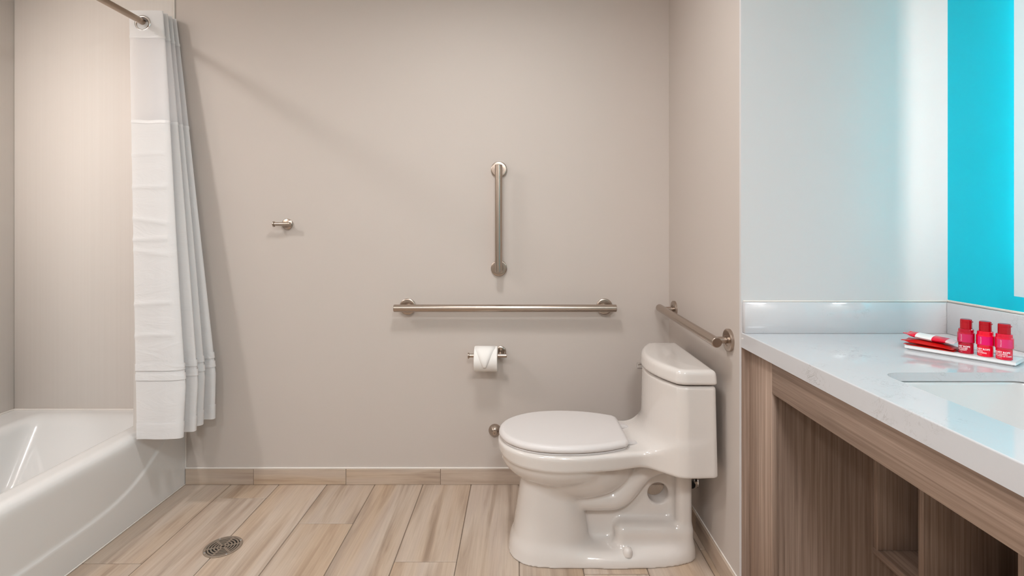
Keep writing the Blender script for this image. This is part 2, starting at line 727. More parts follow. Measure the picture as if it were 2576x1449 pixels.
for a, b in zip(js[:-1], js[1:]):
    bm_obj('base_tile', bm_box((XR - BT, b + 0.001, 0.0008), (XR, a - 0.001, BH), 0.0012, 1), M['tile_y'], br, smooth=True, angle=30)
box('caulk_line', (XR - 0.004, YA + 0.004, BH), (XR, -BT, BH + 0.004), M['caulk'], br, 0.001, 1)

# tub surround panels on the two walls of the tub
ts = thing('tub_surround', 'cream vertical streaked shower panels on the walls above the bathtub', 'shower panel', (XL, 0, 0.353))
box('back_panel', (XL + 0.008, -0.008, 0.356), (-1.638, 0.0, CEIL), M['surround'], ts, 0.002, 1)
box('side_panel', (XL, YT + 0.01, 0.356), (XL + 0.008, -0.0, CEIL), M['surround'], ts, 0.002, 1)
tr = box('edge_trim', (-1.638, -0.009, 0.356), (-1.629, 0.0, CEIL), M['caulk'], ts, 0.003, 2)
box('caulk_bead', (XL + 0.008, -0.014, 0.350), (-1.638, -0.006, 0.360), M['caulk'], ts, 0.003, 2)
box('caulk_bead', (XL + 0.006, YT + 0.02, 0.350), (XL + 0.014, -0.010, 0.360), M['caulk'], ts, 0.003, 2)

# ================================================================== CEILING LAMPS (above the picture, some added as fill)
for (x, y, pw, r, c, lab) in LAMPS:
    t = thing('ceiling_lamp', lab, 'ceiling lamp', (x, y, CEIL))
    lathe_obj('rim', [(0, r + 0.03), (0.02, r + 0.03), (0.024, r + 0.012), (0.02, r)], (x, y, CEIL), (0, 0, -1), M['alu'], t)
    lathe_obj('diffuser', [(0.0, r + 0.004), (0.014, r + 0.002), (0.018, r * 0.6), (0.019, 0)], (x, y, CEIL), (0, 0, -1), M['lamp'], t)
    area('lamp_light', (x, y, CEIL - 0.03), pw, r * 2, c).parent = None

# ================================================================== BATHTUB
RIM = 0.353


def tub_fn(x, y, z):
    # embossed line of the apron: the lower part stands a little proud
    yy = -y
    line = 0.118 + 0.20 * np.exp(-(yy / 0.26) ** 2) + 0.20 * np.exp(-((1.53 - yy) / 0.26) ** 2)
    t = np.clip((line - z) / 0.012 + 0.5, 0, 1)
    st = t * t * (3 - 2 * t)
    fx = XT - 0.006 + 0.006 * st
    # roll at the rim
    d = smax(x - fx, z - RIM, 0.045)
    d = np.maximum(d, (XL + 0.001) - x)
    d = np.maximum(d, y + 0.001)
    d = np.maximum(d, (YT + 0.001) - y)
    d = np.maximum(d, 0.001 - z)
    q = RIM - z

    def pl(v, s):
        return v / math.sqrt(1 + s * s)
    b = pl((XL + 0.185) + 0.27 * q - x, 0.27)
    b = smax(b, pl(x - (-1.700 - 0.22 * q), 0.22), 0.05)
    b = smax(b, pl(y - (-0.085 - 0.85 * q), 0.85), 0.05)
    b = smax(b, pl((YT + 0.11) + 0.3 * q - y, 0.3), 0.05)
    b = smax(b, 0.055 - z, 0.08)
    return smax(d, -b, 0.035)


def fix_winding(V, F):
    a, b, c = V[F[:, 0]], V[F[:, 1]], V[F[:, 2]]
    d = V[F[:, 3]]
    vol = (np.einsum('ij,ij->i', a, np.cross(b, c)) + np.einsum('ij,ij->i', a, np.cross(c, d))).sum()
    return F if vol > 0 else F[:, ::-1]


def sdf_obj(name, fn, lo, hi, h, m, parent=None):
    V, F = surface_nets(fn, lo, hi, h)
    F = fix_winding(V, F)
    return mesh_obj(name, V, F, m, parent, smooth=True)


tub = thing('bathtub', 'white enamel bathtub with rolled rim and embossed apron', 'bathtub', ((XL + XT) / 2, YT / 2, 0))
sdf_obj('tub_shell', tub_fn, (XL - 0.01, YT - 0.01, -0.01), (XT + 0.02, 0.01, RIM + 0.02), 0.0075, M['enamel'], tub)
lathe_obj('drain_stopper', [(0, 0.03), (0.004, 0.028), (0.006, 0)], (-1.98, -0.55, 0.053), (0, 0, 1), M['chrome'], tub)
box('caulk_bead', (XT - 0.004, YT + 0.02, 0.0), (XT + 0.004, -0.001, 0.005), M['caulk'], tub, 0.002, 1)
box('caulk_bead', (XT - 0.004, -0.005, 0.0), (XT + 0.003, 0.0, 0.32), M['caulk'], tub, 0.002, 1)

# ================================================================== SHOWER ROD AND CURTAIN
RX, RZ = -1.696, 2.143
sr = thing('shower_rod', 'brushed steel shower rod running overhead along the bathtub', 'shower rod', (RX, 0, RZ))
rod('bar', (RX, YT + 0.001, RZ), (RX, -0.0085, RZ), 0.0138, M['rodm'], sr)
lathe_obj('wall_flange', [(0, 0.034), (0.006, 0.034), (0.012, 0.024), (0.022, 0.019), (0.022, 0)], (RX, -0.0082, RZ), (0, -1, 0), M['rodm'], sr)
lathe_obj('wall_flange', [(0, 0.034), (0.006, 0.034), (0.012, 0.024), (0.022, 0.019), (0.022, 0)], (RX, YT, RZ), (0, 1, 0), M['rodm'], sr)

CT, CB = 2.198, 0.345


def curtain_path(z, off=0.0):
    """plan of the gathered curtain at height z: flat front panel, then folds back to the wall"""
    t = (CT - z) / (CT - CB)
    t = min(max(t, 0), 1)
    rows = 8
    yb = -0.010 - t * 0.062                     # rear row
    yf = -0.115 - t * 0.205                     # front row
    ys = [yf + (yb - yf) * (i / (rows - 1)) for i in range(rows)]
    jit = [0, 0.0, 0.016, 0.014, -0.004, 0.002, 0.010, 0.006]
    tt = min(1.0, t * 1.12) ** 0.95
    pts = []
    for i in range(rows):
        sway = 0.005 * math.sin(2.3 * i + 5.0 * t) * t
        xr = -1.618 + 0.212 * tt + jit[i] * t + sway
        xl = -1.762 + 0.187 * t
        if i > 0:
            xl = xl + 0.02 + 0.010 * math.sin(3.1 * i + 3 * t)
        else:
            xr = -1.618 + 0.212 * t
        seq = [xl, xl + 0.25 * (xr - xl), xl + 0.5 * (xr - xl), xl + 0.75 * (xr - xl), xr]
        if i % 2:
            seq = seq[::-1]
        g = abs(ys[1] - ys[0])
        for k, x in enumerate(seq):
            end = (k == 4 and i < rows - 1) or (k == 0 and i > 0)
            e = 0.0
            if end:
                e = g * 0.22 * (1 if k == 4 else -1)
            wob = 0.006 * t * math.sin(k * 2.1 + i * 1.7 + 4 * t) if 0 < k < 4 and i > 0 else 0.0
            pts.append((x, ys[i] + e + wob))
    sp = spline([(p[0], p[1]) for p in pts], 5, closed=False)
    if off:
        out = []
        for i, p in enumerate(sp):
            a = sp[max(i - 1, 0)]
            b = sp[min(i + 1, len(sp) - 1)]
            d = b - a
            L = max(math.hypot(d[0], d[1]), 1e-6)
            out.append((p[0] + off * d[1] / L, p[1] - off * d[0] / L))
        return out
    return sp


def curtain_sheet(name, z1, z0, m, parent, n, off=0.0, ripple=0.0):
    V, F = [], []
    w = None
    for j in range(n + 1):
        z = z1 + (z0 - z1) * j / n
        p = curtain_path(z, off)
        w = len(p)
        for k, q in enumerate(p):
            u = k / (w - 1)
            dz = 0.0
            if ripple:
                dz = ripple * math.sin(u * 90)
            # soft horizontal creases from the packing folds
            cy = 0.0
            if k < 20:
                for zc, am in ((1.5403, .002), (1.3944, .003), (1.2369, -.003), (1.1684, .0035), (1.1003, -.002), (0.8957, .0028), (0.7638, .003)):
                    sl = zc + (u * 6 - 0.5) * (0.012 if am > 0 else -0.035)
                    cy -= 1.7 * abs(am) * math.exp(-abs(z - sl) / 0.009)
            V.append((q[0], q[1] + cy, z + dz))
    for j in range(n):
        for k in range(w - 1):
            a = j * w + k
            F.append((a, a + 1, a + w + 1, a + w))
    return mesh_obj(name, V, F, m, parent, smooth=True)


cu = thing('shower_curtain', 'white fabric shower curtain gathered at the wall end of the rod', 'shower curtain', (RX, -0.2, CB))
topb = curtain_sheet('top_band', CT, 2.0745, M['cloth'], cu, 12)
curtain_sheet('seam', 2.0805, 2.0685000000000002, M['satin'], cu, 2, 0.0015, 0.0008)
curtain_sheet('voile_window', 2.0745, 1.6829, M['voile'], cu, 30)
curtain_sheet('seam', 1.6899, 1.6759000000000002, M['satin'], cu, 2, 0.0015, 0.0012)
bodyc = curtain_sheet('curtain_body', 1.6829, CB, M['cloth'], cu, 170)
curtain_sheet('ribbon', 0.6441, 0.6167, M['satin'], bodyc, 3, 0.0032)
curtain_sheet('ribbon', 0.6043, 0.577, M['satin'], bodyc, 3, 0.0032)
curtain_sheet('hem', 0.4068, CB - 0.002, M['cloth'], bodyc, 8, 0.0022, 0.0006)
# liner peeping out on the tub side
V, F = [], []
for j in range(41):
    z = 2.05 + (0.372 - 2.05) * j / 40
    t = (CT - z) / (CT - CB)
    for k in range(9):
        x = -1.762 + 0.187 * t - 0.004 - 0.024 * t * t + k * 0.012
        V.append((x, -0.106 - 0.198 * t + 0.003 * math.sin(k * 1.7 + 3 * t), z))
for j in range(40):
    for k in range(8):
        a = j * 9 + k
        F.append((a, a + 1, a + 10, a + 9))
mesh_obj('liner', V, F, M['liner'], cu, smooth=True)
# split rings the rod passes through
for i, y in enumerate((-0.122, -0.066)):
    pts = []
    V, F = [], []
    R1, r1, ns, nr = 0.0310, 0.0056, 40, 10
    for a in range(ns):
        A = 2 * math.pi * a / ns
        for b in range(nr):
            B = 2 * math.pi * b / nr
            V.append((RX + (R1 + r1 * math.cos(B)) * math.cos(A), y + r1 * 0.6 * math.sin(B), RZ - 0.006 + (R1 + r1 * math.cos(B)) * math.sin(A)))
    for a in range(ns):
        for b in range(nr):
            F.append((a * nr + b, ((a + 1) % ns) * nr + b, ((a + 1) % ns) * nr + (b + 1) % nr, a * nr + (b + 1) % nr))
    add_geo('ring', V, F, M['chrome'], topb)
# dark eyelet behind the front ring
lathe_obj('eyelet', [(0, 0.0300), (0.0005, 0.0300), (0.0005, 0.0140)], (RX, -0.1205, RZ - 0.006), (0, -1, 0), M['eyelet'], topb)

# ================================================================== TOILET
TY = -0.4655


def sym(pts):
    """close a half outline (x, half width) into a polygon"""
    return [(x, w) for x, w in pts] + [(x, -w) for x, w in reversed(pts) if w > 1e-6]


def half_spline(pts, n=8):
    full = sym(pts)
    return [tuple(p) for p in spline(full, n, closed=True)]


rim_poly = Poly2D(half_spline([(-0.080, 0), (-0.074, 0.045), (-0.050, 0.098), (0.0, 0.148), (0.07, 0.181), (0.15, 0.194), (0.24, 0.191),
                               (0.33, 0.178), (0.41, 0.163), (0.47, 0.158), (0.53, 0.166), (0.60, 0.175), (0.63, 0.12), (0.635, 0)]))


def tank_outline(xb, xc, xf, hw, rb=0.012, rc=0.03):
    """back straight, short sides, bowed front"""
    pts = [(xb, 0), (xb, hw - rb), (xb - 0.3 * rb, hw - 0.3 * rb), (xb - rb, hw), (xc + rc, hw)]
    for k in range(1, 6):
        a = k / 6
        # ease from the side line into the bow
        pts.append((xc + rc * (1 - a) - 0.008 * a * a, hw - 0.014 * a * a))
    n = 10
    x0, w0 = xc - 0.008, hw - 0.016
    for k in range(0, n + 1):
        w = w0 * (1 - k / n)
        pts.append((xf + (x0 - xf) * (w / w0) ** 2.0, w))
    full = [(x, w) for x, w in pts]
    full = full + [(x, -w) for x, w in reversed(pts[:-1]) if w > 1e-6]
    return full


tank_poly = Poly2D(tank_outline(0.676, 0.552, 0.484, 0.2215))
lid_poly = Poly2D(tank_outline(0.680, 0.546, 0.476, 0.2265))
plate_poly = Poly2D(half_spline([(-0.024, 0), (-0.019, 0.05), (0.004, 0.085), (0.05, 0.115), (0.14, 0.134), (0.27, 0.148), (0.40, 0.149),
                                 (0.50, 0.143), (0.58, 0.128), (0.635, 0.09), (0.655, 0.045), (0.66, 0)]))


def ell(x, y, z, c, r):
    px, py, pz = (x - c[0]) / r[0], y / r[1], (z - c[1]) / r[2]
    k0 = np.sqrt(px * px + py * py + pz * pz)
    k1 = np.sqrt((px / r[0]) ** 2 + (py / r[1]) ** 2 + (pz / r[2]) ** 2)
    return k0 * (k0 - 1.0) / np.maximum(k1, 1e-6)


def rbox(x, y, z, lo, hi, r):
    cx = [(a + b) / 2 for a, b in zip(lo, hi)]
    hx = [(b - a) / 2 - r for a, b in zip(lo, hi)]
    qx, qy, qz = np.abs(x - cx[0]) - hx[0], np.abs(y - cx[1]) - hx[1], np.abs(z - cx[2]) - hx[2]
    out = np.sqrt(np.maximum(qx, 0) ** 2 + np.maximum(qy, 0) ** 2 + np.maximum(qz, 0) ** 2)
    return out + np.minimum(np.maximum(qx, np.maximum(qy, qz)), 0) - r


def seg(x, y, z, a, b, r0, r1):
    a, b = np.array(a), np.array(b)
    e = b - a
    t = np.clip(((x - a[0]) * e[0] + (y - a[1]) * e[1] + (z - a[2]) * e[2]) / (e * e).sum(), 0, 1)
    return np.sqrt((x - a[0] - t * e[0]) ** 2 + (y - a[1] - t * e[1]) ** 2 + (z - a[2] - t * e[2]) ** 2) - (r0 + (r1 - r0) * t)


def toilet_fn(x, yw, z):
    y = np.abs(yw - TY)
    # rim band and deck
    zb = 0.352 + 0.016 * np.exp(-((x + 0.09) / 0.06) ** 2) + 0.012 * np.clip((x - 0.33) / 0.14, 0, 1) + 0.05 * np.clip((x - 0.52) / 0.06, 0, 1)
    lean = np.clip((0.418 - z) / 0.07, 0, 1.5) * 0.004
    up = smax(rim_poly(x, y) + lean, np.maximum(z - 0.418, zb - z), 0.018)
    # tank
    tap = np.clip((0.668 - z) / 0.31, 0, 1) * 0.007
    tk = smax(tank_poly(x, y) - tap, np.maximum(z - 0.670, 0.357 - z), 0.012)
    up = smin(up, tk, 0.085)
    up = smax(up, 0.355 - z + 0.0 * x - 0.018 * np.exp(-((x + 0.09) / 0.05) ** 2) * 0, 0.012)
    # bowl lobes
    b1 = ell(x, y, z, (0.165, 0.360), (0.232, 0.184, 0.110))
    b2 = ell(x, y, z, (0.225, 0.335), (0.225, 0.152, 0.142))
    low = smin(b1, b2, 0.010)
    # pedestal
    zz = np.clip(z / 0.24, 0, 1.4)
    fr = -0.036 + 0.040 * zz ** 0.8
    bk = 0.275 - 0.035 * zz
    hw = 0.142 - 0.036 * np.clip(zz, 0, 1.2) ** 0.7
    c, a = (fr + bk) / 2, (bk - fr) / 2
    nn = 2.6
    rr = (np.abs((x - c) / a) ** nn + np.abs(y / hw) ** nn + 1e-9) ** (1 / nn)
    pd = (rr - 1) * np.minimum(a, hw)
    pd = np.maximum(pd, z - 0.36)
    low = smin(low, pd, 0.022)
    # web, rear column, foot, trapway
    wbx = rbox(x, y, z, (0.18, -0.036, -0.05), (0.62, 0.036, 0.385), 0.005)
    cl = rbox(x, y, z, (0.580, -0.095, -0.05), (0.640, 0.095, 0.39), 0.026)
    ft = rbox(x, y, z, (0.355, -0.102, -0.10), (0.640, 0.102, 0.124), 0.030)
    sub = smin(smin(wbx, cl, 0.03), ft, 0.02)
    tp = None
    cl_ = spline([(0.20, 0.200), (0.33, 0.200), (0.372, 0.209), (0.405, 0.236), (0.438, 0.279), (0.475, 0.314), (0.535, 0.336), (0.62, 0.336)], 3, closed=False)
    for p0, p1 in zip(cl_[:-1], cl_[1:]):
        q = seg(x, y, z, (p0[0], 0.045, p0[1]), (p1[0], 0.045, p1[1]), 0.0415, 0.0415)
        tp = q if tp is None else np.minimum(tp, q)
    sub = smin(sub, tp, 0.012)
    low = smin(low, sub, 0.010)
    pt = smax(plate_poly(x, y), z - 0.046, 0.045)
    low = smin(low, pt, 0.035)
    low = np.maximum(low, z - 0.395)
    d = smin(up, low, 0.010)
    hole = np.sqrt((x - 0.526) ** 2 + (z - 0.212) ** 2) - 0.0385
    d = smax(d, -hole, 0.010)
    return np.maximum(d, 0.001 - z)


wc = thing('toilet', 'white one piece toilet with closed seat facing the bathtub', 'toilet', (0.30, TY, 0))
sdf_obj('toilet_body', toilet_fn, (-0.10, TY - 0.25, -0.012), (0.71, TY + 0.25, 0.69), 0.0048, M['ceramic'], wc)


def lid_fn(x, yw, z):
    y = np.abs(yw - TY)
    taper = np.clip((z - 0.676) / 0.05, 0, 1) * 0.005
    d2 = lid_poly(x, y) + taper
    crown = 0.002 * (1 - np.clip(-d2 / 0.08, 0, 1))
    return smax(smax(d2, z - (0.728 - crown), 0.018), 0.6755 - z, 0.012)


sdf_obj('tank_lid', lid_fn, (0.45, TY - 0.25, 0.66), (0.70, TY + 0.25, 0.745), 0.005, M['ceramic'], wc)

seat_half = [(-0.076, 0), (-0.070, 0.045), (-0.046, 0.096), (0.003, 0.143), (0.07, 0.175), (0.15, 0.188), (0.24, 0.184), (0.32, 0.165), (0.385, 0.136)]
sp = [tuple(p) for p in spline([(x, -w) for x, w in reversed(seat_half[1:])] + seat_half, 8, closed=False)]
sp = [p for p in sp]
sp += [(0.398, 0.118), (0.400, 0.10), (0.400, -0.10), (0.398, -0.118)]
seat_poly = Poly2D(sp, 0.08)


def seatlid_fn(x, yw, z):
    d2 = seat_poly(x, yw - TY)
    dome = 0.004 * np.maximum(0, 1 - ((x - 0.15) / 0.27) ** 2 - ((yw - TY) / 0.21) ** 2)
    return smax(smax(d2, z - (0.449 + dome), 0.020), 0.4255 - z, 0.010)


def seatring_fn(x, yw, z):
    d2 = seat_poly(x, yw - TY) + 0.006
    return smax(smax(d2, z - 0.4240, 0.006), 0.4165 - z, 0.003)


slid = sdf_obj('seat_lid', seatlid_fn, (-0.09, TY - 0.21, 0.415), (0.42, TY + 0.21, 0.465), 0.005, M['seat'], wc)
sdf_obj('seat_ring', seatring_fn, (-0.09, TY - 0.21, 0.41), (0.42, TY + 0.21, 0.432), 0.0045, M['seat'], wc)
for s in (-1, 1):
    yy = TY + s * 0.078
    bm = bmesh.new()
    v = [bm.verts.new(p) for p in [(0.385, yy - 0.016, 0.417), (0.438, yy - 0.013, 0.417), (0.438, yy + 0.013, 0.417), (0.385, yy + 0.016, 0.417),
                                   (0.385, yy - 0.015, 0.436), (0.434, yy - 0.012, 0.426), (0.434, yy + 0.012, 0.426), (0.385, yy + 0.015, 0.436)]]
    for f in [(0, 3, 2, 1), (4, 5, 6, 7), (0, 1, 5, 4), (1, 2, 6, 5), (2, 3, 7, 6), (3, 0, 4, 7)]:
        bm.faces.new([v[i] for i in f])
    bmesh.ops.bevel(bm, geom=bm.edges[:], offset=0.003, segments=2, affect='EDGES')
    bm_obj('hinge', bm, M['seat'], slid, smooth=True)
    lathe_obj('bolt_cap', [(0, 0.018), (0.013, 0.0175), (0.023, 0.0135), (0.028, 0.0065), (0.029, 0)], (0.392, TY + s * 0.124, 0.036), (0, 0, 1), M['ceramic'], wc)
lever = rod('flush_lever', (0.560, TY + 0.165, 0.641), (0.4920, TY + 0.165, 0.641), 0.0130, M['chrome'], wc)
lever['label'] = 'chrome flush lever'

# ================================================================== WATER SUPPLY VALVE behind the toilet
sv = thing('water_valve', 'small stop valve with black hose on the wall behind the toilet', 'valve', (XR, -0.375, 0.20))
lathe_obj('escutcheon', [(0, 0.028), (0.004, 0.027), (0.008, 0.012), (0.008, 0)], (XR, -0.375, 0.20), (-1, 0, 0), M['chrome'], sv)
rod('stem', (XR, -0.375, 0.20), (XR - 0.036, -0.375, 0.20), 0.008, M['chrome'], sv)
rod('knob', (XR - 0.030, -0.398, 0.20), (XR - 0.030, -0.418, 0.20), 0.013, M['black'], sv)
tube_path('hose', [(XR - 0.030, -0.375, 0.205), (XR - 0.030, -0.375, 0.25), (XR - 0.034, -0.385, 0.30), (XR - 0.045, -0.40, 0.352)], 0.0055, M['black'], sv)

# ================================================================== WALL HARDWARE


def flange(name, at, axis, r, m, parent):
    lathe_obj(name, [(0, r), (0.009, r), (0.011, r - 0.002), (0.0115, r - 0.006), (0.0115, r * 0.52), (0.0095, r * 0.50), (0.0095, 0)], at, axis, m, parent, 40)


def grab_bar(label, loc, posts, a, b, axis, out=0.058, r=0.0170, group='grab bars around the toilet'):
    t = thing('grab_bar', label, 'grab bar', loc, group=group)
    ax = Vector(axis)
    rod('bar', Vector(a) + ax * out, Vector(b) + ax * out, r, M['steel'], t, 0.002, 32)
    for p in posts:
        flange('wall_flange', p, axis, 0.038, M['steel'], t)
        rod('post', Vector(p) + ax * 0.008, Vector(p) + ax * (out - 0.004), 0.0115, M['steel'], t)
    return t


grab_bar('vertical brushed steel grab bar on the greige back wall', (-0.0935, 0, 1.2575), [(-0.0935, 0, 1.4905), (-0.0935, 0, 1.0245)],
         (-0.0935, 0, 1.507), (-0.0935, 0, 1.009), (0, -1, 0))
grab_bar('long horizontal brushed steel grab bar above the toilet paper', (-0.06, 0, 0.84), [(-0.526, 0, 0.842), (0.4057, 0, 0.842)],
         (-0.579, 0, 0.842), (0.4525, 0, 0.842), (0, -1, 0))
grab_bar('short brushed steel grab bar on the side wall above the toilet tank', (XR, -0.40, 0.84), [(XR, -0.0935, 0.843), (XR, -0.7035, 0.834)],
         (XR, -0.046, 0.843), (XR, -0.742, 0.8335), (-1, 0, 0))

hk = thing('robe_hook', 'small brushed steel robe hook on the back wall right of the curtain', 'hook', (-1.0965, 0, 1.232))
lathe_obj('rosette', [(0, 0.0254), (0.008, 0.0254), (0.010, 0.023), (0.010, 0)], (-1.0965, 0, 1.232), (0, -1, 0), M['steel'], hk, 40)
rod('post', (-1.085, -0.009, 1.232), (-1.085, -0.045, 1.232), 0.0078, M['steel'], hk)
rod('arm', (-1.064, -0.046, 1.232), (-1.138, -0.046, 1.232), 0.0088, M['steel'], hk)
rod('end_cap', (-1.137, -0.046, 1.232), (-1.144, -0.046, 1.232), 0.0132, M['steel'], hk)

ph = thing('toilet_paper_holder', 'brushed steel arm holder carrying the toilet paper roll', 'paper holder', (-0.087, 0, 0.629))
lathe_obj('rosette', [(0, 0.0262), (0.008, 0.0262), (0.010, 0.024), (0.0105, 0.018), (0.009, 0.016), (0.009, 0)], (-0.0865, 0, 0.6285), (0, -1, 0), M['steel'], ph, 40)
rod('post', (-0.0865, -0.008, 0.6285), (-0.0865, -0.071, 0.6262), 0.0078, M['steel'], ph)
rod('arm', (-0.055, -0.072, 0.6255), (-0.229, -0.072, 0.6255), 0.0088, M['steel'], ph)
rod('end_cap', (-0.228, -0.072, 0.6255), (-0.2345, -0.072, 0.6255), 0.0135, M['steel'], ph)

# the roll hangs from the arm
RC = (-0.072, 0.6115)     # y, z of its axis
XA, XB = -0.2035, -0.0975
tpz = thing('toilet_paper_roll', 'white toilet paper roll with its end folded to a point', 'toilet paper', (-0.15, RC[0], RC[1]))
R = 0.0570
lathe_obj('paper', [(0, 0.0235), (0, R - 0.002), (0.0015, R), (XB - XA - 0.0015, R), (XB - XA, R - 0.002), (XB - XA, 0.0235), (0, 0.0235)],
          (XA, RC[0], RC[1]), (1, 0, 0), M['paper'], tpz, 64)
lathe_obj('core', [(0, 0.0225), (0, 0.0235), (XB - XA, 0.0235), (XB - XA, 0.0225), (0, 0.0225)], (XA, RC[0], RC[1]), (1, 0, 0), M['card'], tpz, 40)
# loose sheet over the top ending in a pointed fold
V, F = [], []
nseg = 26
a0, a1 = math.radians(110), math.radians(-32)
for j in range(nseg + 1):
    u = j / nseg
    a = a0 + (a1 - a0) * u
    rr = R + 0.0010 + 0.0022 * max(0, u - 0.45)
    k = min(1, max(0, (u - 0.30) / 0.70))
    half = 0.5 * (XB - XA) * 0.86 * (1 - k) + 0.006 * k
    cx = (XA + XB) / 2 - 0.004
    for s in (-1, -0.33, 0.33, 1):
        V.append((cx + s * half, RC[0] - rr * math.cos(a), RC[1] + rr * math.sin(a)))
for j in range(nseg):
    for k in range(3):
        q = j * 4 + k
        F.append((q, q + 1, q + 5, q + 4))
sh = mesh_obj('folded_end', V, F, M['paper'], tpz, smooth=True)
md = sh.modifiers.new('solid', 'SOLIDIFY')
md.thickness = 0.0012
md.offset = 1.0

db = thing('wall_stop', 'round domed steel escutcheon low on the wall by the seat front', 'wall fitting', (-0.113, 0, 0.2547))
lathe_obj('dome', [(0, 0.0300), (0.003, 0.0300), (0.010, 0.0265), (0.019, 0.0195), (0.026, 0.0125)], (-0.113, 0, 0.2547), (0, -1, 0), M['steel'], db, 40)
lathe_obj('stud', [(0.024, 0.0122), (0.034, 0.0118), (0.036, 0.010), (0.0362, 0.003), (0.033, 0.002), (0.033, 0)], (-0.113, 0, 0.2547), (0, -1, 0), M['steel'], db, 32)

# ================================================================== FLOOR DRAIN
DX, DY, DR = -1.1246, -0.4853, 0.0665
dr = thing('floor_drain', 'round slotted metal drain grate set in the tile floor', 'floor drain', (DX, DY, 0))
lathe_obj('sump', [(0.0008, DR - 0.006), (0.0008, 0)], (DX, DY, 0), (0, 0, 1), M['dark'], dr, 48)
lathe_obj('rim', [(0, DR), (0.0022, DR), (0.0032, DR - 0.002), (0.0030, DR - 0.0095), (0.0010, DR - 0.010)], (DX, DY, 0), (0, 0, 1), M['drain'], dr, 64)


def arc_ring(name, r0, r1, a0, a1, z0, z1, parent):
    n = max(3, int((a1 - a0) / math.radians(7.5)))
    V, F = [], []
    for k in range(n + 1):
        a = a0 + (a1 - a0) * k / n
        for (r, z) in ((r0, z0), (r0, z1), (r1, z1), (r1, z0)):
            V.append((DX + r * math.cos(a), DY + r * math.sin(a), z))
    for k in range(n):
        for q in range(4):
            F.append((k * 4 + q, k * 4 + (q + 1) % 4, (k + 1) * 4 + (q + 1) % 4, (k + 1) * 4 + q))
    F.append((0, 1, 2, 3))
    F.append(tuple(n * 4 + q for q in (3, 2, 1, 0)))
    return add_geo(name, V, F, M['drain'], parent, False)


for r in (0.0085, 0.0195, 0.0300, 0.0405, 0.0510):
    arc_ring('grate_ring', r - 0.0027, r + 0.0027, 0, 2 * math.pi, 0.0010, 0.0028, dr)
for k in range(6):
    a = math.radians(22 + 60 * k)
    c, s = math.cos(a), math.sin(a)
    V = []
    for rr_, ww in ((0.007, 0.0032), (DR - 0.008, 0.0042)):
        for sd in (-1, 1):
            for z in (0.0010, 0.0029):
                V.append((DX + rr_ * c - sd * ww * s, DY + rr_ * s + sd * ww * c, z))
    add_geo('grate_spoke', V, [(0, 1, 3, 2), (4, 6, 7, 5), (1, 5, 7, 3), (0, 2, 6, 4), (0, 4, 5, 1), (2, 3, 7, 6)], M['drain'], dr, False)
for k in range(4):
    a = math.radians(40 + 90 * k)
    lathe_obj('screw', [(0.0029, 0.0036), (0.0040, 0.0028), (0.0042, 0)], (DX + (DR - 0.0055) * math.cos(a), DY + (DR - 0.0055) * math.sin(a), 0), (0, 0, 1), M['alu'], dr, 12)

# ================================================================== VANITY
CZ = 0.8775           # top of the counter
CX = XR               # its front edge
YN = -2.12            # near end, outside the frame
FXV = 0.735           # cabinet face
va = thing('vanity_cabinet', 'brown wood laminate vanity with open cubbies under the quartz counter', 'vanity cabinet', (1.0, -1.45, 0))
box('stile', (FXV, -0.948, 0.0), (FXV + 0.020, -0.807, 0.829), M['wood_z'], va, 0.0008, 1)
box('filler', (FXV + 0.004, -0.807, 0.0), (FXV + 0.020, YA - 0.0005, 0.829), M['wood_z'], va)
box('shade_strip', (XR + 0.0012, YA - 0.0045, 0.0), (FXV + 0.004, YA - 0.0005, 0.829), M['wood_z'], va)  # brown strip added over the pale wall for the counter's shade
box('rail', (FXV, YN, 0.7315), (FXV + 0.020, -0.9485, 0.829), M['wood_y'], va, 0.0008, 1)
box('end_panel', (FXV + 0.020, -0.948, 0.0), (1.356, -0.930, 0.829), M['wood_z'], va)
box('back_panel', (1.345, YN, 0.0), (1.3565, -0.949, 0.70), M['wood_z'], va)
KX = 1.027
for y in (-0.9585, -1.1275, -1.392, -1.66, -1.93):
    box('cubby_divider', (KX, y - 0.0095, 0.288), (1.344, y + 0.0095, 0.66), M['wood_z'], va, 0.0008, 1)
box('cubby_floor', (KX, YN, 0.268), (1.344, -0.949, 0.2875), M['wood_y'], va, 0.0008, 1)
box('cubby_top', (KX, YN, 0.6605), (1.344, -0.949, 0.68), M['wood_y'], va)
box('near_panel', (FXV + 0.020, YN - 0.018, 0.0), (1.356, YN, 0.829), M['wood_z'], va)

# countertop with the sink cut-out
SX0, SX1, SY0, SY1, SR = 0.832, 1.178, -1.760, -1.252, 0.042
ct = thing('countertop', 'white speckled quartz vanity counter with low backsplash', 'countertop', (1.04, -1.45, CZ - 0.047))


def rounded_rect(x0, y0, x1, y1, r, n=8):
    pts = []
    for cx, cy, a0 in ((x1 - r, y1 - r, 0), (x0 + r, y1 - r, 90), (x0 + r, y0 + r, 180), (x1 - r, y0 + r, 270)):
        for k in range(n + 1):
            a = math.radians(a0 + 90 * k / n)
            pts.append((cx + r * math.cos(a), cy + r * math.sin(a)))
    return pts


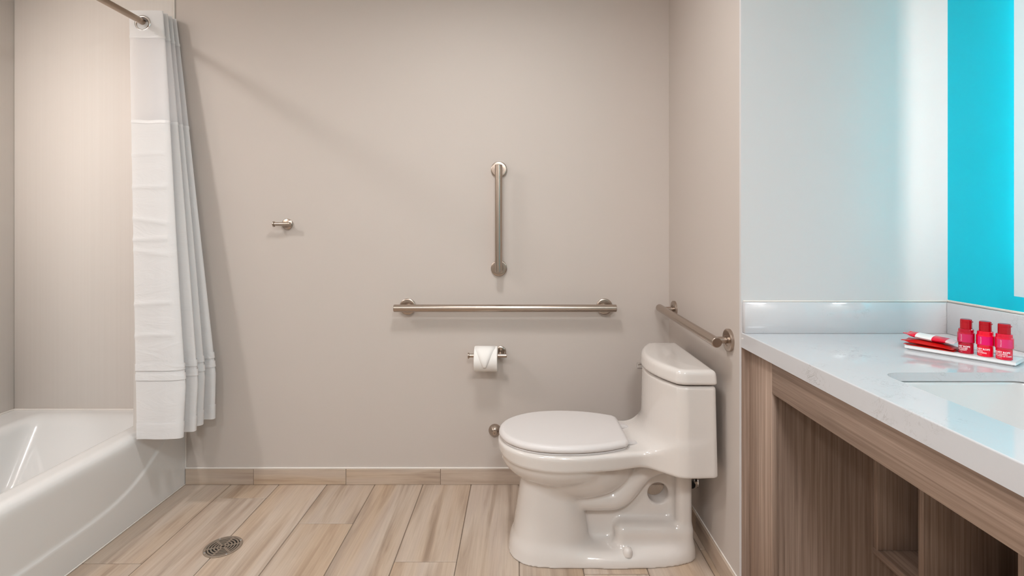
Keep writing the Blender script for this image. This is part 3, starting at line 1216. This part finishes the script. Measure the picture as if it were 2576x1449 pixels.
def slab_with_hole():
    bm = bmesh.new()
    outer = [(CX, YN), (XV - 0.0005, YN), (XV - 0.0005, YA - 0.0005), (CX, YA - 0.0005)]
    inner = rounded_rect(SX0, SY0, SX1, SY1, SR)
    loops = []
    for pts in (outer, inner):
        vs = [bm.verts.new((x, y, CZ)) for x, y in pts]
        loops.append([bm.edges.new((vs[i], vs[(i + 1) % len(vs)])) for i in range(len(vs))])
    bmesh.ops.triangle_fill(bm, use_beauty=True, use_dissolve=False, edges=loops[0] + loops[1])
    ret = bmesh.ops.extrude_face_region(bm, geom=bm.faces[:])
    for v in [g for g in ret['geom'] if isinstance(g, bmesh.types.BMVert)]:
        v.co.z -= 0.020
    ed = [e for e in bm.edges if all(abs(v.co.x - CX) < 1e-5 and abs(v.co.z - CZ) < 1e-5 for v in e.verts)]
    bmesh.ops.bevel(bm, geom=ed, offset=0.0025, segments=3, profile=0.5, affect='EDGES')
    return bm


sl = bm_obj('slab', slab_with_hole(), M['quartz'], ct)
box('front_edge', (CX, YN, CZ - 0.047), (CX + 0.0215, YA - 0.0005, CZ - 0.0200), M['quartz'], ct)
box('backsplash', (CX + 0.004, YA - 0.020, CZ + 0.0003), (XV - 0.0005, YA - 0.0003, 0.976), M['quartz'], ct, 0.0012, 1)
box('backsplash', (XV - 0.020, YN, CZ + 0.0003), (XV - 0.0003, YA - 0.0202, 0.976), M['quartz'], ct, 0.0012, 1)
box('caulk_line', (XV - 0.005, YN, 0.9760), (XV - 0.0003, YA - 0.001, 0.9825), M['caulk'], ct, 0.001, 1)
box('caulk_line', (CX + 0.006, YA - 0.005, 0.9760), (XV - 0.005, YA - 0.0003, 0.9800), M['caulk'], ct, 0.001, 1)


def sink_fn(x, y, z):
    top = CZ - 0.0205
    d = rbox(x, y, z, (SX0 - 0.022, SY0 - 0.022, top - 0.16), (SX1 + 0.022, SY1 + 0.022, top + 0.05), 0.03)
    d = np.maximum(d, z - top)
    q = (top - z) * 0.16
    b = rbox(x, y, z, (SX0 - 0.004, SY0 - 0.004, top - 0.143), (SX1 + 0.004, SY1 + 0.004, top + 0.20), 0.045) + q
    return smax(d, -b, 0.008)


sk = thing('sink', 'white rectangular undermount sink set into the quartz counter', 'sink', ((SX0 + SX1) / 2, (SY0 + SY1) / 2, CZ - 0.18))
sdf_obj('basin', sink_fn, (SX0 - 0.03, SY0 - 0.03, CZ - 0.20), (SX1 + 0.03, SY1 + 0.03, CZ - 0.01), 0.006, M['sink'], sk)
lathe_obj('drain', [(0, 0.024), (0.003, 0.022), (0.004, 0.016), (0.001, 0)], ((SX0 + SX1) / 2, (SY0 + SY1) / 2, CZ - 0.1630), (0, 0, 1), M['chrome'], sk)

# ================================================================== BACKLIT MIRROR on the teal wall
MY, MZ, MY1, MZ1 = -1.0625, 1.0293, -2.02, 2.15
mr = thing('backlit_mirror', 'frameless lit mirror with frosted border floating off the teal wall', 'mirror', (XV, (MY + MY1) / 2, MZ))
box('glass_slab', (1.3270, MY1, MZ), (1.3345, MY, MZ1), M['frost'], mr, 0.0008, 1)
box('mirror_face', (1.3262, MY1 + 0.045, MZ + 0.045), (1.3269, MY - 0.045, MZ1 - 0.045), M['mirror'], mr)
box('housing', (1.3346, MY1 + 0.055, MZ + 0.055), (XV - 0.0005, MY - 0.055, MZ1 - 0.055), M['alu'], mr)
box('led_strip', (1.3480, MY - 0.0545, MZ + 0.055), (1.3560, MY - 0.047, MZ1 - 0.055), M['led'], mr)
box('led_strip', (1.3480, MY1 + 0.055, MZ + 0.047), (1.3560, MY - 0.055, MZ + 0.0545), M['led'], mr)

# ================================================================== TRAY WITH TOILETRIES
TA = math.atan2(-0.828, 0.561)
TC = (1.1626, -1.0913)
ty = thing('amenity_tray', 'narrow white tray with soaps and red bottles on the counter', 'tray', (TC[0], TC[1], CZ), TA)
bm = bm_box((-0.1132, -0.040, 0.0035), (0.1132, 0.040, 0.0135))
bm.faces.ensure_lookup_table()
topf = max(bm.faces, key=lambda f: f.calc_center_median().z)
bmesh.ops.inset_region(bm, faces=[topf], thickness=0.0035)
for v in topf.verts:
    v.co.z -= 0.0035
bmesh.ops.bevel(bm, geom=bm.edges[:], offset=0.0008, segments=1, affect='EDGES')
bm_obj('plate', bm, M['tray'], ty, smooth=True, local=True, angle=30)
box('foot', (-0.106, -0.033, 0.0002), (0.106, 0.033, 0.0036), M['tray'], ty, local=True)
TZ = CZ + 0.0101

_dg = None


def text_mesh(body, size, bold=0.0):
    cu_ = bpy.data.curves.new('lettering', 'FONT')
    cu_.body = body
    cu_.size = size
    cu_.offset = bold
    cu_.resolution_u = 2
    cu_.align_x = 'LEFT'
    ob = bpy.data.objects.new('lettering', cu_)
    link(ob)
    dg = bpy.context.evaluated_depsgraph_get()
    dg.update()
    me = ob.evaluated_get(dg).to_mesh()
    V = np.array([v.co[:] for v in me.vertices]).reshape(-1, 3)
    F = [tuple(p.vertices) for p in me.polygons]
    ob.evaluated_get(dg).to_mesh_clear()
    bpy.data.objects.remove(ob)
    bpy.data.curves.remove(cu_)
    return V, F


def wrap(V, r, a_start, z0):
    a = a_start + V[:, 0] / r
    return np.stack([r * np.cos(a), r * np.sin(a), z0 + V[:, 1]], 1)


def wrap_vertical(V, r, a_c, z_top, h):
    # letters turned a quarter so that they read downwards
    a = a_c + V[:, 1] / r
    return np.stack([r * np.cos(a), r * np.sin(a), z_top - V[:, 0]], 1)


def bottle(loc, m, panel, lines, label, text_rot):
    view = math.atan2(CAMY - loc[1], 0 - loc[0])
    t = thing('amenity_bottle', label, 'bottle', (loc[0], loc[1], TZ), 0.0, 'red mini bottles on the tray')
    body = lathe_obj('bottle_body', [(0, 0), (0, 0.0140), (0.0015, 0.0158), (0.0262, 0.0158), (0.0270, 0.0164), (0.0288, 0.0178),
                              (0.0520, 0.0178), (0.0535, 0.0168), (0.0545, 0.0160), (0.0620, 0.0158), (0.0632, 0.0145), (0.0634, 0.0)], (0, 0, 0), (0, 0, 1), m, t, 40, True, 25)
    cap = lathe_obj('cap', [(0.0634, 0.0), (0.0634, 0.0122), (0.0790, 0.0122), (0.0793, 0.0119), (0.0797, 0.0122), (0.0862, 0.0120), (0.0875, 0.0108), (0.0878, 0)],
              (0, 0, 0), (0, 0, 1), M['cap'], t, 36, True, 25)
    cap['label'] = 'glossy dark red flip cap'
    tb = bm_box((0.0105, -0.004, 0.0805), (0.0138, 0.004, 0.0835), 0.0006, 1)
    bmesh.ops.rotate(tb, verts=tb.verts[:], cent=(0, 0, 0), matrix=Matrix.Rotation(view + 1.2, 3, 'Z'))
    bm_obj('thumb_tab', tb, M['cap'], cap, True, True)
    # lighter label panel round the waist
    V, F = [], []
    n = 14
    for k in range(n + 1):
        a = view - 0.85 + text_rot + 1.75 * k / n
        for z in (0.0300, 0.0510):
            V.append((0.01792 * math.cos(a), 0.01792 * math.sin(a), z))
    for k in range(n):
        F.append((2 * k, 2 * k + 2, 2 * k + 3, 2 * k + 1))
    pnl = mesh_obj('label_panel', V, F, panel, body, smooth=True, local=True)
    vs, fs = text_mesh('APOTHIA', 0.0042, 0.00010)
    mesh_obj('lettering', wrap_vertical(vs, 0.01800, view - 0.52 + text_rot, 0.0495, 0), fs, M['ink2'], body, local=True)
    for (body_t, size, z, bold) in lines:
        vs, fs = text_mesh(body_t, size, bold)
        mesh_obj('lettering', wrap(vs, 0.01592, view - 1.55 + text_rot, z), fs, M['ink'], body, local=True)
    return t


B1 = bottle_mat('bottle_crimson', rgb(186, 4, 40))
B2 = bottle_mat('bottle_scarlet', rgb(238, 0, 44))
B3 = bottle_mat('bottle_rose', rgb(222, 10, 52))
P1 = plain('panel_rose', rgb(206, 36, 92), 0.25)
P2 = plain('panel_magenta', rgb(232, 0, 104), 0.25)
P3 = plain('panel_pink', rgb(224, 48, 108), 0.25)
bottle((1.1620, -1.1050), B1, P1, [('VELVET ROPE', 0.0058, 0.0166, 0.00022), ('CONDITIONER', 0.0043, 0.0122, 0.00012),
                                   ('REVITALISANT', 0.0043, 0.0082, 0.00012), ('       1 FL OZ  30 ML', 0.0022, 0.0046, 0)],
       'crimson mini conditioner bottle nearest the soap packets', -0.10)
bottle((1.1830, -1.1370), B2, P2, [('VELVET ROPE', 0.0058, 0.0166, 0.00022), ('SHAMPOO', 0.0043, 0.0122, 0.00012),
                                   ('SHAMPOOING', 0.0043, 0.0082, 0.00012), ('       1 FL OZ  30 ML', 0.0022, 0.0046, 0)],
       'bright scarlet mini shampoo bottle in the middle of the three', -0.05)
bottle((1.2000, -1.1700), B3, P3, [('VELVET ROPE', 0.0058, 0.0166, 0.00022), ('BODY LOTION', 0.0043, 0.0122, 0.00012),
                                   ('LAIT POUR LE CORPS', 0.0040, 0.0082, 0.00012), ('       1 FL OZ  30 ML', 0.0022, 0.0046, 0)],
       'rose red mini body lotion bottle farthest from the soap packets', 0.10)


def pillow(L, W, T, u0=-1.0, u1=1.0, nu=28, nv=10, crimp=0.13, bend=0.0, tilt=0.0, thin=0.0006):
    """sachet sliced between u0 and u1 (fractions of the half length), local x = length"""
    V, F = [], []
    top, bot = {}, {}
    for i in range(nu + 1):
        u = u0 + (u1 - u0) * i / nu
        for j in range(nv + 1):
            v = -1 + 2 * j / nv
            e = max(0.0, 1 - (abs(u) / (1 - crimp)) ** 3.0)
            h = T * (e ** 0.6) * (max(0.0, 1 - abs(v) ** 2.4) ** 0.6) + thin
            wob = 0.0012 * math.sin(9 * u + 3 * v) * (1 - e)
            zc = bend * u * u + tilt * u + wob
            for sgn, dct in ((1, top), (-1, bot)):
                V.append((u * L / 2, v * W / 2 * (1 - 0.06 * abs(u)), zc + sgn * h))
                dct[(i, j)] = len(V) - 1
    for i in range(nu):
        for j in range(nv):
            F.append((top[i, j], top[i + 1, j], top[i + 1, j + 1], top[i, j + 1]))
            F.append((bot[i, j], bot[i, j + 1], bot[i + 1, j + 1], bot[i + 1, j]))
        F.append((top[i, 0], bot[i, 0], bot[i + 1, 0], top[i + 1, 0]))
        F.append((top[i, nv], top[i + 1, nv], bot[i + 1, nv], bot[i, nv]))
    for i in (0, nu):
        for j in range(nv):
            F.append((top[i, j], top[i, j + 1], bot[i, j + 1], bot[i, j]))
    return V, F


def tray_pt(u, v):
    c, s = math.cos(TA), math.sin(TA)
    return (TC[0] + u * c - v * s, TC[1] + u * s + v * c)


pk = [(-0.062, -0.006, TZ + 0.0022, 0.112, 0.058, 0.0012, 0.0, 0.0, -0.05, M['foil2'], 'flat scarlet sachet at the bottom of the soap stack'),
      (-0.066, -0.008, TZ + 0.0105, 0.116, 0.056, 0.0062, -0.001, -0.0025, 0.0, M['foil'], 'plump dark red soap sachet in the middle of the stack')]
for (u, v, z, L, W, T, bend, tilt, rz, m, lab) in pk:
    p = tray_pt(u, v)
    t = thing('soap_sachet', lab, 'sachet', (p[0], p[1], z), TA + rz, 'sachets on the tray')
    for nm, ua, ub in (('crimp', -1, -0.87), ('pouch', -0.87, 0.87), ('crimp', 0.87, 1)):
        V, F = pillow(L, W, T, ua, ub, 24 if nm == 'pouch' else 4, 10, 0.13, bend, tilt)
        add_geo(nm, V, F, m, t, True, True, 50)
p = tray_pt(-0.064, -0.004)
t = thing('wrapped_soap', 'crimson wrapped soap with white label band on top of the sachets', 'soap', (p[0], p[1], TZ + 0.0248), TA - 0.03, 'sachets on the tray')
for nm, ua, ub, m in (('wrapper_end', -0.99, -0.50, 'wrap'), ('label_band', -0.50, 0.14, 'lblw'), ('wrapper_end', 0.14, 0.66, 'wrap'), ('clear_end', 0.66, 0.99, 'clear')):
    V, F = pillow(0.116, 0.050, 0.0070, ua, ub, 14, 10, 0.16, 0.0025, -0.0035)
    add_geo(nm, V, F, M[m], t, True, True, 50)
